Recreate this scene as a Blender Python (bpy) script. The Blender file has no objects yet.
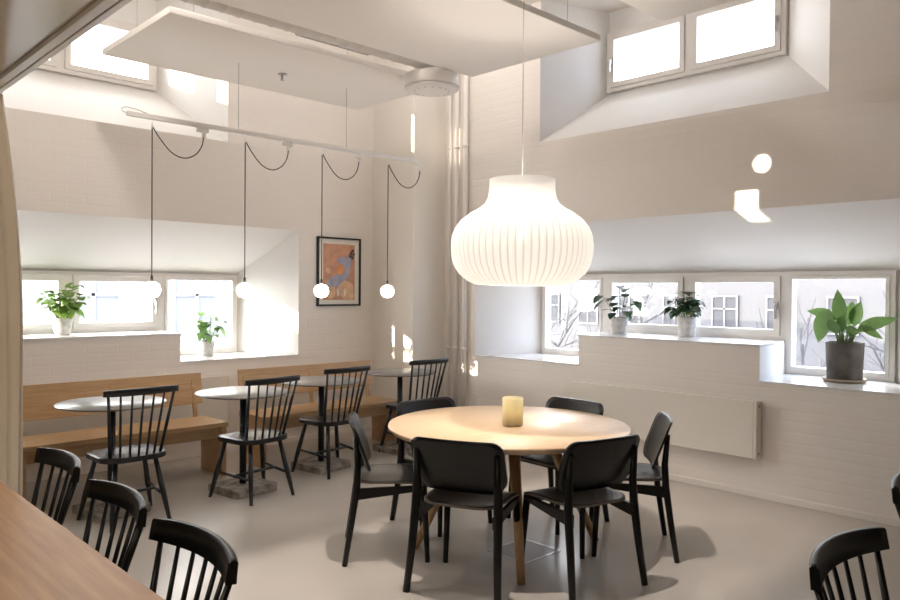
import bpy, bmesh, math, random
from mathutils import Vector, Matrix
random.seed(7)
S = bpy.context.scene
COL = S.collection
PI = math.pi
R = math.radians

# ------------------------------------------------------------------ materials
def mat(name, col=(.8, .8, .8), rough=.5, metal=0., spec=.5):
    m = bpy.data.materials.new(name); m.use_nodes = True
    b = m.node_tree.nodes['Principled BSDF']
    b.inputs['Base Color'].default_value = (*col, 1)
    b.inputs['Roughness'].default_value = rough
    b.inputs['Metallic'].default_value = metal
    b.inputs['Specular IOR Level'].default_value = spec
    return m

def N(m, t): return m.node_tree.nodes.new(t)
def L(m, a, b): m.node_tree.links.new(a, b)
def P(m): return m.node_tree.nodes['Principled BSDF']

def noise_bump(m, scale, strength, dist=.01, detail=4, vec=None):
    n = N(m, 'ShaderNodeTexNoise'); n.inputs['Scale'].default_value = scale; n.inputs['Detail'].default_value = detail
    tc = N(m, 'ShaderNodeTexCoord')
    L(m, vec if vec else tc.outputs['Object'], n.inputs['Vector'])
    b = N(m, 'ShaderNodeBump'); b.inputs['Strength'].default_value = strength; b.inputs['Distance'].default_value = dist
    L(m, n.outputs['Fac'], b.inputs['Height']); L(m, b.outputs['Normal'], P(m).inputs['Normal'])
    return n

def noise_col(m, c1, c2, scale, detail=5, stretch=(1, 1, 1), lo=.35, hi=.65):
    tc = N(m, 'ShaderNodeTexCoord'); mp = N(m, 'ShaderNodeMapping'); mp.inputs['Scale'].default_value = stretch
    L(m, tc.outputs['Object'], mp.inputs['Vector'])
    n = N(m, 'ShaderNodeTexNoise'); n.inputs['Scale'].default_value = scale; n.inputs['Detail'].default_value = detail
    L(m, mp.outputs['Vector'], n.inputs['Vector'])
    r = N(m, 'ShaderNodeValToRGB')
    r.color_ramp.elements[0].position = lo; r.color_ramp.elements[0].color = (*c1, 1)
    r.color_ramp.elements[1].position = hi; r.color_ramp.elements[1].color = (*c2, 1)
    L(m, n.outputs['Fac'], r.inputs['Fac']); L(m, r.outputs['Color'], P(m).inputs['Base Color'])
    return n

def wood(name, c1, c2, axis=0, rough=.4, scale=3.):
    m = mat(name, c1, rough)
    st = [18., 18., 18.]; st[axis] = 1.2
    noise_col(m, c1, c2, scale, 6, st, .3, .7)
    return m

def painted_brick(name, ax):
    m = mat(name, (.845, .80, .762), .6, spec=.35)
    tc = N(m, 'ShaderNodeTexCoord'); sp = N(m, 'ShaderNodeSeparateXYZ'); cb = N(m, 'ShaderNodeCombineXYZ')
    L(m, tc.outputs['Object'], sp.inputs[0]); L(m, sp.outputs[ax], cb.inputs[0]); L(m, sp.outputs[2], cb.inputs[1])
    ns = N(m, 'ShaderNodeTexNoise'); ns.inputs['Scale'].default_value = 1.7; ns.inputs['Detail'].default_value = 3
    L(m, cb.outputs[0], ns.inputs['Vector'])
    va = N(m, 'ShaderNodeVectorMath'); va.operation = 'MULTIPLY_ADD'
    va.inputs[1].default_value = (.03, .03, 0); L(m, ns.outputs['Color'], va.inputs[0]); L(m, cb.outputs[0], va.inputs[2])
    bt = N(m, 'ShaderNodeTexBrick')
    bt.inputs['Scale'].default_value = 1.; bt.inputs['Brick Width'].default_value = .27; bt.inputs['Row Height'].default_value = .078
    bt.inputs['Mortar Size'].default_value = .014; bt.inputs['Mortar Smooth'].default_value = 1.
    bt.inputs['Color1'].default_value = (1, 1, 1, 1); bt.inputs['Color2'].default_value = (.75, .75, .75, 1); bt.inputs['Mortar'].default_value = (.3, .3, .3, 1)
    L(m, va.outputs[0], bt.inputs['Vector'])
    n2 = N(m, 'ShaderNodeTexNoise'); n2.inputs['Scale'].default_value = 14; n2.inputs['Detail'].default_value = 6
    L(m, cb.outputs[0], n2.inputs['Vector'])
    ma = N(m, 'ShaderNodeMath'); ma.operation = 'MULTIPLY_ADD'; ma.inputs[1].default_value = .9
    L(m, n2.outputs['Fac'], ma.inputs[0]); L(m, bt.outputs['Color'], ma.inputs[2])
    bp = N(m, 'ShaderNodeBump'); bp.inputs['Strength'].default_value = .22; bp.inputs['Distance'].default_value = .007
    L(m, ma.outputs[0], bp.inputs['Height']); L(m, bp.outputs['Normal'], P(m).inputs['Normal'])
    return m

def emit_mat(name, col, strength, transp=0., base=(.9, .88, .82)):
    m = mat(name, base, .6)
    P(m).inputs['Emission Color'].default_value = (*col, 1); P(m).inputs['Emission Strength'].default_value = strength
    if transp:
        t = N(m, 'ShaderNodeBsdfTransparent'); mx = N(m, 'ShaderNodeMixShader'); mx.inputs[0].default_value = transp
        L(m, P(m).outputs[0], mx.inputs[1]); L(m, t.outputs[0], mx.inputs[2])
        L(m, mx.outputs[0], m.node_tree.nodes['Material Output'].inputs['Surface'])
    return m

def glass_mat(name, refl=.08, tint=(.97, .985, .99)):
    m = bpy.data.materials.new(name); m.use_nodes = True; nt = m.node_tree; nt.nodes.clear()
    o = nt.nodes.new('ShaderNodeOutputMaterial'); mx = nt.nodes.new('ShaderNodeMixShader')
    t = nt.nodes.new('ShaderNodeBsdfTransparent'); t.inputs[0].default_value = (*tint, 1)
    g = nt.nodes.new('ShaderNodeBsdfGlossy'); g.inputs['Roughness'].default_value = .02
    mx.inputs[0].default_value = refl
    nt.links.new(t.outputs[0], mx.inputs[1]); nt.links.new(g.outputs[0], mx.inputs[2]); nt.links.new(mx.outputs[0], o.inputs[0])
    return m

def translucent(m, col, fac):
    t = N(m, 'ShaderNodeBsdfTranslucent'); t.inputs[0].default_value = (*col, 1)
    mx = N(m, 'ShaderNodeMixShader'); mx.inputs[0].default_value = fac
    L(m, P(m).outputs[0], mx.inputs[1]); L(m, t.outputs[0], mx.inputs[2])
    L(m, mx.outputs[0], m.node_tree.nodes['Material Output'].inputs['Surface'])
    return m

M = {}
M['brick_x'] = painted_brick('painted_brick_left', 0)
M['brick_y'] = painted_brick('painted_brick_right', 1)
M['plaster'] = mat('plaster', (.85, .835, .82), .7, spec=.3); noise_bump(M['plaster'], 30, .05, .004)
M['plaster_warm'] = mat('plaster_warm', (.85, .815, .77), .7, spec=.3); noise_bump(M['plaster_warm'], 20, .05, .004)
M['back_wall'] = mat('dark_brown_paint', (.20, .17, .145), .6); noise_bump(M['back_wall'], 20, .05, .004)
M['ceil'] = mat('ceiling_paint', (.74, .71, .67), .8, spec=.2); noise_bump(M['ceil'], 40, .03, .003)
M['panel'] = mat('acoustic_felt', (.89, .855, .82), .9, spec=.15); noise_bump(M['panel'], 180, .08, .002)
M['slab'] = mat('olive_lacquer', (.46, .365, .215), .22, spec=.35); noise_bump(M['slab'], 3, .03, .01)
M['slab_trim'] = mat('cream_trim', (.62, .55, .45), .3)
M['floor'] = mat('floor_linoleum', (.45, .4, .35), .28, spec=.45)
noise_col(M['floor'], (.47, .435, .40), (.53, .49, .45), 1.3, 6, (1, 1, 1), .3, .7)
_n = noise_bump(M['floor'], 2.5, .03, .01)
M['white'] = mat('white_lacquer', (.88, .86, .84), .3)
M['frame'] = mat('window_frame_white', (.78, .745, .71), .4)
M['radiator'] = mat('radiator_enamel', (.80, .76, .70), .4)
M['sill'] = mat('sill_stone', (.80, .80, .80), .18); noise_col(M['sill'], (.68, .68, .69), (.86, .86, .86), 9, 6, (1, 1, 1), .3, .7)
M['pane'] = glass_mat('window_glass', .03)
M['black'] = mat('black_stain', (.012, .012, .013), .38, spec=.4)
M['blackb'] = mat('blue_black_paint', (.012, .015, .019), .30, spec=.5)
M['umber'] = mat('black_oiled', (.006, .0056, .0052), .34, spec=.34)
M['ply_edge'] = mat('plywood_edge', (.15, .125, .105), .4)
M['metal_black'] = mat('black_metal', (.02, .02, .022), .45, .3)
M['top_dark'] = mat('dark_laminate', (.17, .165, .16), .34, spec=.9)
M['oak_top'] = wood('oak_tabletop', (.64, .46, .29), (.73, .545, .36), 0, .42)
M['oak_leg'] = wood('oak_leg', (.42, .26, .13), (.52, .34, .18), 2, .45)
M['oak_front'] = wood('oak_big_table', (.39, .20, .075), (.53, .30, .12), 1, .42, 2.2)
M['oak_bench'] = wood('oak_bench', (.44, .275, .14), (.56, .37, .20), 0, .42)
M['stone'] = mat('rough_stone', (.3, .27, .23), .9); noise_col(M['stone'], (.20, .175, .15), (.46, .42, .37), 16, 8, (1, 1, 1), .35, .65)
noise_bump(M['stone'], 30, .8, .02, 8)
M['steel'] = mat('steel', (.55, .55, .55), .3, 1.)
M['grey_lid'] = mat('floor_lid', (.3, .28, .26), .35)
M['shade'] = emit_mat('paper_shade', (1., .90, .80), .36, .13, (.42, .41, .39))
M['shade_rib'] = emit_mat('paper_shade_fold', (1., .86, .72), .25, .08, (.34, .325, .30))
M['globe'] = emit_mat('opal_globe', (1., .86, .70), 16.)
M['bulb'] = emit_mat('lamp_bulb', (1., .88, .74), 2.)
M['paper'] = mat('mat_board', (.83, .80, .75), .7)
M['curtain'] = translucent(mat('linen_curtain', (.83, .76, .65), .9, spec=.1), (.88, .81, .70), .6)
M['pot_white'] = mat('pot_glazed_white', (.66, .63, .60), .6); noise_col(M['pot_white'], (.5, .48, .46), (.72, .69, .66), 25, 6)
M['pot_dark'] = mat('pot_dark_clay', (.10, .085, .075), .7); noise_col(M['pot_dark'], (.075, .065, .058), (.15, .13, .115), 8, 6)
M['saucer'] = mat('saucer_clay', (.33, .26, .20), .7); noise_bump(M['saucer'], 20, .1)
M['soil'] = mat('soil', (.05, .035, .025), 1.); noise_bump(M['soil'], 60, .6)
def leafm(n, c, tc, f=.35):
    m = mat(n, c, .35); noise_col(m, tuple(x * .75 for x in c), tuple(min(1, x * 1.2) for x in c), 14, 3)
    return translucent(m, tc, f)
M['leaf_bright'] = leafm('leaf_bright', (.14, .23, .06), (.32, .5, .10))
M['leaf_mid'] = leafm('leaf_mid', (.10, .19, .07), (.25, .42, .12))
M['leaf_dark'] = leafm('leaf_dark', (.025, .06, .03), (.05, .12, .04), .15)
M['leaf_var'] = leafm('leaf_variegated', (.11, .21, .065), (.2, .34, .09), .22)
M['stem'] = mat('stem_green', (.16, .22, .08), .6)
M['vase'] = translucent(mat('amber_frosted', (.88, .82, .60), .25), (.93, .87, .66), .55)
M['candle'] = mat('candle_wax', (.82, .70, .38), .5)
M['clear'] = glass_mat('clear_glass', .15)
M['cord'] = mat('black_cord', (.03, .028, .027), .7)
M['cord_white'] = mat('white_cord', (.33, .31, .29), .6)
M['wire'] = mat('thin_wire', (.4, .38, .36), .5)
M['duct'] = mat('duct_white', (.72, .69, .66), .5, .1)
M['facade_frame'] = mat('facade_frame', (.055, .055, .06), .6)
M['facade_frame2'] = mat('facade_frame_white', (.28, .28, .29), .6)
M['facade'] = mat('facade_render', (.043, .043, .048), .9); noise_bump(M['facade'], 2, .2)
M['facade2'] = mat('facade_render_blue', (.27, .275, .29), .9); noise_bump(M['facade2'], 2, .2)
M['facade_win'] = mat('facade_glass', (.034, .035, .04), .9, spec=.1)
M['facade_win2'] = mat('facade_glass_blue', (.17, .175, .19), .9, spec=.1)
M['bark'] = mat('bark', (.05, .048, .053), .9); noise_bump(M['bark'], 20, .5)
M['ground'] = mat('winter_ground', (.4, .4, .41), 1.); noise_bump(M['ground'], 1, .3)
def art(n, c): 
    m = mat(n, c, .6); noise_col(m, tuple(x * .85 for x in c), tuple(min(1, x * 1.1) for x in c), 12, 4); return m
M['art_peach'] = art('art_peach', (.62, .33, .22)); M['art_blue'] = art('art_blue', (.42, .42, .55)); M['art_orange'] = art('art_orange', (.75, .32, .13))
M['art_dark'] = art('art_dark', (.10, .07, .06)); M['art_sand'] = art('art_sand', (.78, .52, .33)); M['art_white'] = art('art_white', (.85, .78, .70))

# ------------------------------------------------------------------ mesh helper
class MB:
    def __init__(s): s.bm = bmesh.new()
    def box(s, a, b, bev=0., mi=0):
        c = [(a[i] + b[i]) / 2 for i in range(3)]; d = [abs(b[i] - a[i]) for i in range(3)]
        return s.obox(c, d, Matrix.Identity(3), bev, mi)
    def obox(s, c, d, rot, bev=0., mi=0):
        r = bmesh.ops.create_cube(s.bm, size=1.)
        vs = r['verts']
        for v in vs: v.co = Vector(c) + rot @ Vector((v.co.x * d[0], v.co.y * d[1], v.co.z * d[2]))
        for f in {f for v in vs for f in v.link_faces}: f.material_index = mi
        if bev > 0:
            es = list({e for v in vs for e in v.link_edges})
            bmesh.ops.bevel(s.bm, geom=es, offset=bev, segments=2, affect='EDGES', profile=.5)
        return s
    def tube(s, pts, rad, n=10, caps=True, sx=1., mi=0, up=None):
        pts = [Vector(p) for p in pts]
        if not hasattr(rad, '__len__'): rad = [rad] * len(pts)
        rings = []; prev = None
        for i, p in enumerate(pts):
            t = (pts[min(i + 1, len(pts) - 1)] - pts[max(i - 1, 0)]).normalized()
            if prev is None:
                a = Vector(up) if up else (Vector((0, 0, 1)) if abs(t.z) < .9 else Vector((1, 0, 0)))
            else: a = prev
            u = (a - t * a.dot(t)).normalized(); w = t.cross(u); prev = u
            rings.append([s.bm.verts.new(p + u * rad[i] * math.cos(2 * PI * k / n) + w * rad[i] * sx * math.sin(2 * PI * k / n)) for k in range(n)])
        for i in range(len(rings) - 1):
            for k in range(n):
                f = s.bm.faces.new((rings[i][k], rings[i][(k + 1) % n], rings[i + 1][(k + 1) % n], rings[i + 1][k])); f.smooth = True; f.material_index = mi
        if caps:
            for rg in (rings[0][::-1], rings[-1]):
                f = s.bm.faces.new(rg); f.material_index = mi
        return s
    def lathe(s, prof, c=(0, 0, 0), n=32, ribs=0, ramp=0., mi=0, caps=False):
        c = Vector(c); rings = []
        for (r, z) in prof:
            rg = []
            for k in range(n):
                a = 2 * PI * k / n
                rr = r * (1 + (ramp * (1 if k % 2 else -1) if ribs else 0))
                rg.append(s.bm.verts.new(c + Vector((rr * math.cos(a), rr * math.sin(a), z))))
            rings.append(rg)
        for i in range(len(rings) - 1):
            for k in range(n):
                f = s.bm.faces.new((rings[i][k], rings[i][(k + 1) % n], rings[i + 1][(k + 1) % n], rings[i + 1][k])); f.smooth = True; f.material_index = mi
        if caps:
            s.bm.faces.new(rings[0][::-1]); s.bm.faces.new(rings[-1])
        return s
    def poly(s, pts, mi=0):
        f = s.bm.faces.new([s.bm.verts.new(Vector(p)) for p in pts]); f.material_index = mi
        return s
    def prism(s, pts, d, mi=0):
        """closed prism: polygon pts (3-D, planar) pushed along d"""
        d = Vector(d)
        a = [s.bm.verts.new(Vector(p)) for p in pts]; b = [s.bm.verts.new(Vector(p) + d) for p in pts]
        fs = [s.bm.faces.new(a[::-1]), s.bm.faces.new(b)]
        n = len(a)
        for i in range(n): fs.append(s.bm.faces.new((a[i], a[(i + 1) % n], b[(i + 1) % n], b[i])))
        for f in fs: f.material_index = mi
        return s
    def plate(s, outline, fn, t, rings=7, edge_mi=0):
        """rounded plate: outline (convex 2-D) mapped by fn(x, y, off)"""
        n = len(outline)
        cx = sum(p[0] for p in outline) / n; cy = sum(p[1] for p in outline) / n
        sides = []
        for o in (t / 2, -t / 2):
            cen = s.bm.verts.new(fn(cx, cy, o)); rg = []
            for j in range(1, rings + 1):
                q = j / rings
                rg.append([s.bm.verts.new(fn(cx + (x - cx) * q, cy + (y - cy) * q, o)) for x, y in outline])
            fl = (lambda v: v) if o > 0 else (lambda v: v[::-1])
            for k in range(n):
                f = s.bm.faces.new(fl((cen, rg[0][k], rg[0][(k + 1) % n]))); f.smooth = True
                for j in range(rings - 1):
                    f = s.bm.faces.new(fl((rg[j][k], rg[j + 1][k], rg[j + 1][(k + 1) % n], rg[j][(k + 1) % n]))); f.smooth = True
            sides.append(rg[-1])
        for k in range(n):
            f = s.bm.faces.new((sides[1][k], sides[1][(k + 1) % n], sides[0][(k + 1) % n], sides[0][k])); f.material_index = edge_mi
        return s
    def ring(s, P, d, mi=0):
        """one closed rectangular frame: P = four outer then four inner corners (planar), pushed along d"""
        d = Vector(d); a = [s.bm.verts.new(Vector(p)) for p in P]; b = [s.bm.verts.new(Vector(p) + d) for p in P]
        for i in range(4):
            j = (i + 1) % 4
            for q in ((a[i], a[j], a[4 + j], a[4 + i]), (b[i], b[4 + i], b[4 + j], b[j]), (a[i], b[i], b[j], a[j]), (a[4 + i], a[4 + j], b[4 + j], b[4 + i])):
                f = s.bm.faces.new(q); f.material_index = mi
        return s
    def build(s, name, m, parent=None, loc=None):
        bmesh.ops.recalc_face_normals(s.bm, faces=s.bm.faces)
        me = bpy.data.meshes.new(name); s.bm.to_mesh(me); s.bm.free()
        for mm in (m if isinstance(m, (list, tuple)) else [m]): me.materials.append(M[mm])
        o = bpy.data.objects.new(name, me); COL.objects.link(o)
        if parent: o.parent = parent
        if loc: o.location = loc
        return o

def tag(o, label, cat, group=None, kind=None):
    o['label'] = label; o['category'] = cat
    if group: o['group'] = group
    if kind: o['kind'] = kind
    return o
def thing(name, label, cat, loc=(0, 0, 0), rz=0., group=None):
    o = bpy.data.objects.new(name, None); COL.objects.link(o); o.empty_display_size = .1
    o.location = loc; o.rotation_euler = (0, 0, rz)
    return tag(o, label, cat, group)
def struct(o): o['kind'] = 'structure'; return o
def dup(src, loc, rz, label=None, scale=None):
    r = src.copy(); COL.objects.link(r); r.location = loc; r.rotation_euler = (0, 0, rz)
    if label: r['label'] = label
    if scale: r.scale = scale
    for ch in list(src.children):
        c = ch.copy(); COL.objects.link(c); c.parent = r
        for g in list(ch.children):
            d = g.copy(); COL.objects.link(d); d.parent = c
    return r
def rrect(x0, x1, y0, y1, r, k=5):
    if not hasattr(r, '__len__'): r = [r] * 4
    out = []
    for (cx, cy, a0, rr) in ((x1 - r[0], y1 - r[0], 0, r[0]), (x0 + r[1], y1 - r[1], 90, r[1]), (x0 + r[2], y0 + r[2], 180, r[2]), (x1 - r[3], y0 + r[3], 270, r[3])):
        for i in range(k + 1):
            a = R(a0 + 90 * i / k); out.append((cx + rr * math.cos(a), cy + rr * math.sin(a)))
    return out
def dens(out, step=.03):
    res = []
    for i, p in enumerate(out):
        q = out[(i + 1) % len(out)]; d = math.dist(p, q); n = max(1, int(d / step))
        for j in range(n): res.append((p[0] + (q[0] - p[0]) * j / n, p[1] + (q[1] - p[1]) * j / n))
    return res

# ------------------------------------------------------------------ the room
XR, YL = 5.62, 6.60          # inner faces of the right and left brick walls
XO, YO = 6.35, 7.25          # planes of their windows
ZC = 4.35                    # ceiling
X0, Y0 = -2.6, -2.4          # far side and back of the room

def holed(mb, tf, u0, u1, v0, v1, holes, mi=0):
    """rectangle with rectangular holes as quads; tf maps (u, v) to a point"""
    us = sorted({u0, u1, *[h[i] for h in holes for i in (0, 1)]}); vs = sorted({v0, v1, *[h[i] for h in holes for i in (2, 3)]})
    us = [u for u in us if u0 <= u <= u1]; vs = [v for v in vs if v0 <= v <= v1]
    for a, b in zip(us, us[1:]):
        for c, d in zip(vs, vs[1:]):
            m = ((a + b) / 2, (c + d) / 2)
            if any(h[0] < m[0] < h[1] and h[2] < m[1] < h[3] for h in holes): continue
            mb.poly([tf(a, c), tf(b, c), tf(b, d), tf(a, d)], mi)

def window_wall(name, side, tf, lo, hi, ends, wins, clere, cw, steps, zl, zu, zs, zt, zsc, cz, brick):
    """tf(u, d, z): u along the wall, d depth behind its face. ends=(u of opening at the wall face), wins=(u of opening at window plane)"""
    D = 1.
    m = MB()
    (a, b), (wa, wb) = ends, wins; (s0, s1), (ws0, ws1) = steps; (ca, cb), (cwa, cwb) = clere, cw
    # face of the wall
    holed(m, lambda u, z: tf(u, 0, z), lo, hi, 0, ZC, [(a, s0, zl, zs), (s0, s1, zu, zs), (s1, b, zl, zs), (ca, cb, cz, ZC)], 0)
    # window plane with the openings
    holed(m, lambda u, z: tf(u, D, z), lo, hi, 0, ZC, [(wa + .02, ws0 - .001, zl + .03, zt - .012), (ws0, ws1, zu + .028, zt - .012), (ws1 + .001, wb - .02, zl + .03, zt - .012), (cwa + .02, cwb - .02, zsc + .02, zsc + .58)], 1)
    q = lambda *p: m.poly([tf(*x) for x in p], 1)
    q((a, 0, zs), (b, 0, zs), (wb, D, zt), (wa, D, zt))                          # sloping soffit
    q((a, 0, zl), (a, 0, zs), (wa, D, zt), (wa, D, zl)); q((b, 0, zl), (b, 0, zs), (wb, D, zt), (wb, D, zl))
    q((s0, 0, zl), (s0, 0, zu), (ws0, D, zu), (ws0, D, zl)); q((s1, 0, zl), (s1, 0, zu), (ws1, D, zu), (ws1, D, zl))
    for (p, w, pz) in (((a, s0), (wa, ws0), zl), ((s0, s1), (ws0, ws1), zu), ((s1, b), (ws1, wb), zl)):
        q((p[0], 0, pz), (p[1], 0, pz), (w[1], D, pz), (w[0], D, pz))
    q((ca, 0, cz), (cb, 0, cz), (cwb, D, zsc), (cwa, D, zsc))
    q((ca, 0, cz), (ca, 0, ZC), (cwa, D, ZC), (cwa, D, zsc)); q((cb, 0, cz), (cb, 0, ZC), (cwb, D, ZC), (cwb, D, zsc))
    o = struct(m.build(name, [brick, 'plaster']))
    return o

tfR = lambda u, d, z: (XR + d * (XO - XR), u, z)
tfL = lambda u, d, z: (u, YL + d * (YO - YL), z)
window_wall('wall_right', 'r', tfR, Y0, 7.4, (1.36, 5.447), (1.71, 5.11), (1.97, 4.60), (2.55, 4.31), ((2.44, 4.117), (2.53, 4.295)), .875, 1.147, 2.195, 1.735, 3.535, 2.99, 'brick_y')
window_wall('wall_left', 'l', tfL, X0, 6.5, (.17, 4.205), (.53, 3.845), (.80, 3.415), (1.22, 2.985), ((1.45, 2.955), (1.36, 3.03)), .875, 1.133, 2.165, 1.705, 3.465, 2.955, 'brick_x')

m = MB(); m.box((X0 - .1, Y0 - .1, -.1), (XO + .25, YO + .25, 0)); struct(m.build('floor', 'floor'))
m = MB(); m.box((X0 - .1, Y0 - .1, ZC), (XO + .25, YO + .25, ZC + .1)); struct(m.build('ceiling', 'ceil'))
m = MB(); m.box((5.157, 5.906, 0), (5.75, 6.75, ZC)); struct(m.build('wall_corner', 'plaster_warm'))
m = MB(); holed(m, lambda u, z: (u, Y0, z), X0, XO + .2, 0, ZC, []); struct(m.build('wall_back', 'back_wall'))
# far gable with two added openings, shaped to throw sun patches on wall_right
GR, GA = (5.50, 3.852, .066), (5.615, 3.492, .086, .165)
m = MB(); holed(m, lambda u, z: (X0, u, z), Y0, YO + .2, 0, ZC, [(GR[0] - .08, GR[0] + .08, GR[1] - .08, GR[1] + .08), (GA[0] - .10, GA[0] + .10, GA[1] - .18, GA[1] + .18)])
def cutout(outer, inner):
    n = len(inner); a = [m.bm.verts.new((X0 + .004, *p)) for p in outer]; b = [m.bm.verts.new((X0 + .004, *p)) for p in inner]
    for k in range(n): m.bm.faces.new((a[k], a[(k + 1) % n], b[(k + 1) % n], b[k]))
def onrect(cx, cz, hx, hz, px, pz):
    dx, dz = px - cx, pz - cz; q = min(hx / abs(dx) if dx else 9e9, hz / abs(dz) if dz else 9e9); return (cx + dx * q, cz + dz * q)
cir = [(GR[0] + GR[2] * math.cos(2 * PI * k / 32 + PI / 4), GR[1] + GR[2] * math.sin(2 * PI * k / 32 + PI / 4)) for k in range(32)]
cutout([onrect(GR[0], GR[1], .17, .17, *p) for p in cir], cir)
arc = [(GA[0] + GA[2] * x, GA[1] + GA[3] * z) for x, z in ((1, 0), (1, .5), (1, 1), (.5, 1), (0, 1), (-.5, 1), (-1, 1), (-1, .5), (-1, 0), (-.93, -.35), (-.72, -.68), (-.4, -.9), (0, -1), (.4, -.9), (.72, -.68), (.93, -.35))]
cutout([onrect(GA[0], GA[1], .24, .21, *p) for p in arc], arc)
struct(m.build('wall_far', 'back_wall'))
m = MB(); m.box((XR - .012, Y0, 0), (XR, 5.85, .05), .003); struct(m.build('baseboard_right', 'brick_y'))
m = MB(); m.box((X0, YL - .012, 0), (5.157, YL, .05), .003); struct(m.build('baseboard_left', 'brick_x'))
# the low lacquered ceiling over the camera's side of the room, with its edge trim
m = MB(); m.box((X0, Y0, 2.62), (.985, YL, 2.86)); struct(m.build('ceiling_low', 'slab'))
m = MB()
m.box((.985, Y0, 2.60), (1.025, YL, 2.86), .004); m.box((1.025, Y0, 2.635), (1.045, YL, 2.86), .003); m.box((1.045, Y0, 2.615), (1.075, YL, 2.86), .004)
struct(m.build('trim_1', 'slab_trim'))

# sills (thin stone slabs)
def sill(n, tf, p, w, z):
    e = -.018
    m = MB(); m.prism([tf(p[0], e, z - .002), tf(p[1], e, z - .002), tf(w[1], .97, z - .002), tf(w[0], .97, z - .002)], (0, 0, .018))
    struct(m.build('trim_%d' % n, 'sill'))
sill(2, tfR, (4.125, 5.44), (4.30, 5.10), .875); sill(3, tfR, (2.435, 4.122), (2.53, 4.29), 1.147); sill(4, tfR, (1.37, 2.432), (1.72, 2.52), .875)
sill(5, tfL, (2.962, 4.198), (3.035, 3.84), .875); sill(6, tfL, (1.445, 2.96), (1.37, 3.025), 1.133); sill(7, tfL, (.18, 1.44), (.54, 1.35), .875)

# windows: an outer frame, an opening sash, a pane and a handle each
wn = [0]
def window(tf, a, b, z0, z1, sash=True, handle=None):
    wn[0] += 1
    D = .93; t = .085
    def fr(mb, a, b, z0, z1, w, d0, d1, bev=.004):
        A, B = Vector(tf(a, d0, z0)), Vector(tf(a, d1, z0))
        mb.ring([tf(a, d0, z0), tf(b, d0, z0), tf(b, d0, z1), tf(a, d0, z1), tf(a + w, d0, z0 + w), tf(b - w, d0, z0 + w), tf(b - w, d0, z1 - w), tf(a + w, d0, z1 - w)], B - A)
    mb = MB(); fr(mb, a, b, z0, z1, .035, D, 1.06)
    o = struct(mb.build('window_%d' % wn[0], 'frame'))
    w2 = .05 if sash else .025
    mb = MB(); fr(mb, a + .037, b - .037, z0 + .037, z1 - .037, w2, D - .02, 1.04)
    mb.build('sash', 'frame', o)
    i = .037 + w2
    P0, P1 = tf(a + i, 1.0, z0 + i), tf(b - i, 1.008, z1 - i)
    mb = MB(); mb.box(P0, P1); mb.build('pane', 'pane', o)
    if handle:
        u = a + .062 if handle < 0 else b - .062; zc = (z0 + z1) / 2
        mb = MB(); P0 = tf(u, D - .06, zc)
        A, B = tf(u - .012, D - .045, zc - .03), tf(u + .012, D - .02, zc + .03)
        mb.box([min(A[k], B[k]) for k in range(3)], [max(A[k], B[k]) for k in range(3)], .004)
        mb.build('handle_plate', 'steel', o); mb = MB()
        A, B = tf(u - .009, D - .075, zc - .11), tf(u + .009, D - .05, zc + .01)
        mb.box([min(A[k], B[k]) for k in range(3)], [max(A[k], B[k]) for k in range(3)], .004)
        mb.build('handle', 'steel', o)
window(tfR, 4.295, 5.105, .893, 1.735, sash=False)
window(tfR, 3.41, 4.295, 1.163, 1.735, handle=-1)
window(tfR, 2.53, 3.41, 1.163, 1.735, handle=-1)
window(tfR, 1.715, 2.53, .893, 1.735, sash=False)
window(tfL, 3.03, 3.84, .893, 1.705, sash=False)
window(tfL, 2.19, 3.03, 1.15, 1.705, handle=1)
window(tfL, 1.36, 2.19, 1.15, 1.705, handle=1)
window(tfL, .535, 1.36, .893, 1.705, sash=False)
window(tfR, 3.425, 4.305, 3.54, 4.13, handle=1)
window(tfR, 2.555, 3.425, 3.54, 4.13, handle=-1)
window(tfL, 2.12, 2.98, 3.47, 4.06)
window(tfL, 1.225, 2.12, 3.47, 4.06)

# ------------------------------------------------------------------ things on the walls and ceiling
def radiator(loc, w, h, rz, label, z=.31):
    t = thing('radiator', label, 'radiator', loc, rz)      # local: x along the wall, -y into the room
    m = MB(); m.box((-w / 2, -.095, z), (w / 2, -.03, z + h), .004); m.build('panel', 'radiator', t)
    for s in (-1, 1):
        m = MB(); m.box((s * (w / 2 + .001), -.095, z + .002), (s * (w / 2 + .028), -.012, z + h - .002), .003)
        e = m.build('end_cap', 'radiator', t)
        for zz in (z + .035, z + h - .035):
            m = MB(); m.tube([(s * (w / 2 + .028), -.055, zz), (s * (w / 2 + .031), -.055, zz)], .011, 12); m.build('plug', 'grey_lid', e)
    for x in (-w * .35, w * .35):
        m = MB(); m.box((x - .03, -.032, z + .05), (x + .03, .0, z + h - .05)); m.build('bracket', 'radiator', t)
    return t
radiator((XR, 3.315, 0), 1.74, .43, -PI / 2, 'wide cream flat panel radiator on right brick wall under the stepped sill')
radiator((2.5, YL, 0), 1.75, .43, 0, 'low cream radiator on left wall seen through the gap of the wooden bench')

for k, (y, r, lab) in enumerate(((5.80, .016, 'thin white vertical pipe nearest the corner column'), (5.69, .023, 'middle white vertical pipe of three in the corner'), (5.56, .026, 'rightmost white vertical pipe of three, beside the window recess'))):
    t = thing('vertical_pipe', lab, 'pipe', (XR - .045, y, 0), 0, 'vertical pipes in the corner')
    m = MB(); m.tube([(0, 0, .0), (0, 0, ZC)], r, 16); m.build('tube', 'white', t)
    for z in (3.08, .95):
        m = MB(); m.tube([(0, 0, z - .015), (0, 0, z + .015)], r + .006, 16); m.build('clamp', 'white', t)

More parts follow.
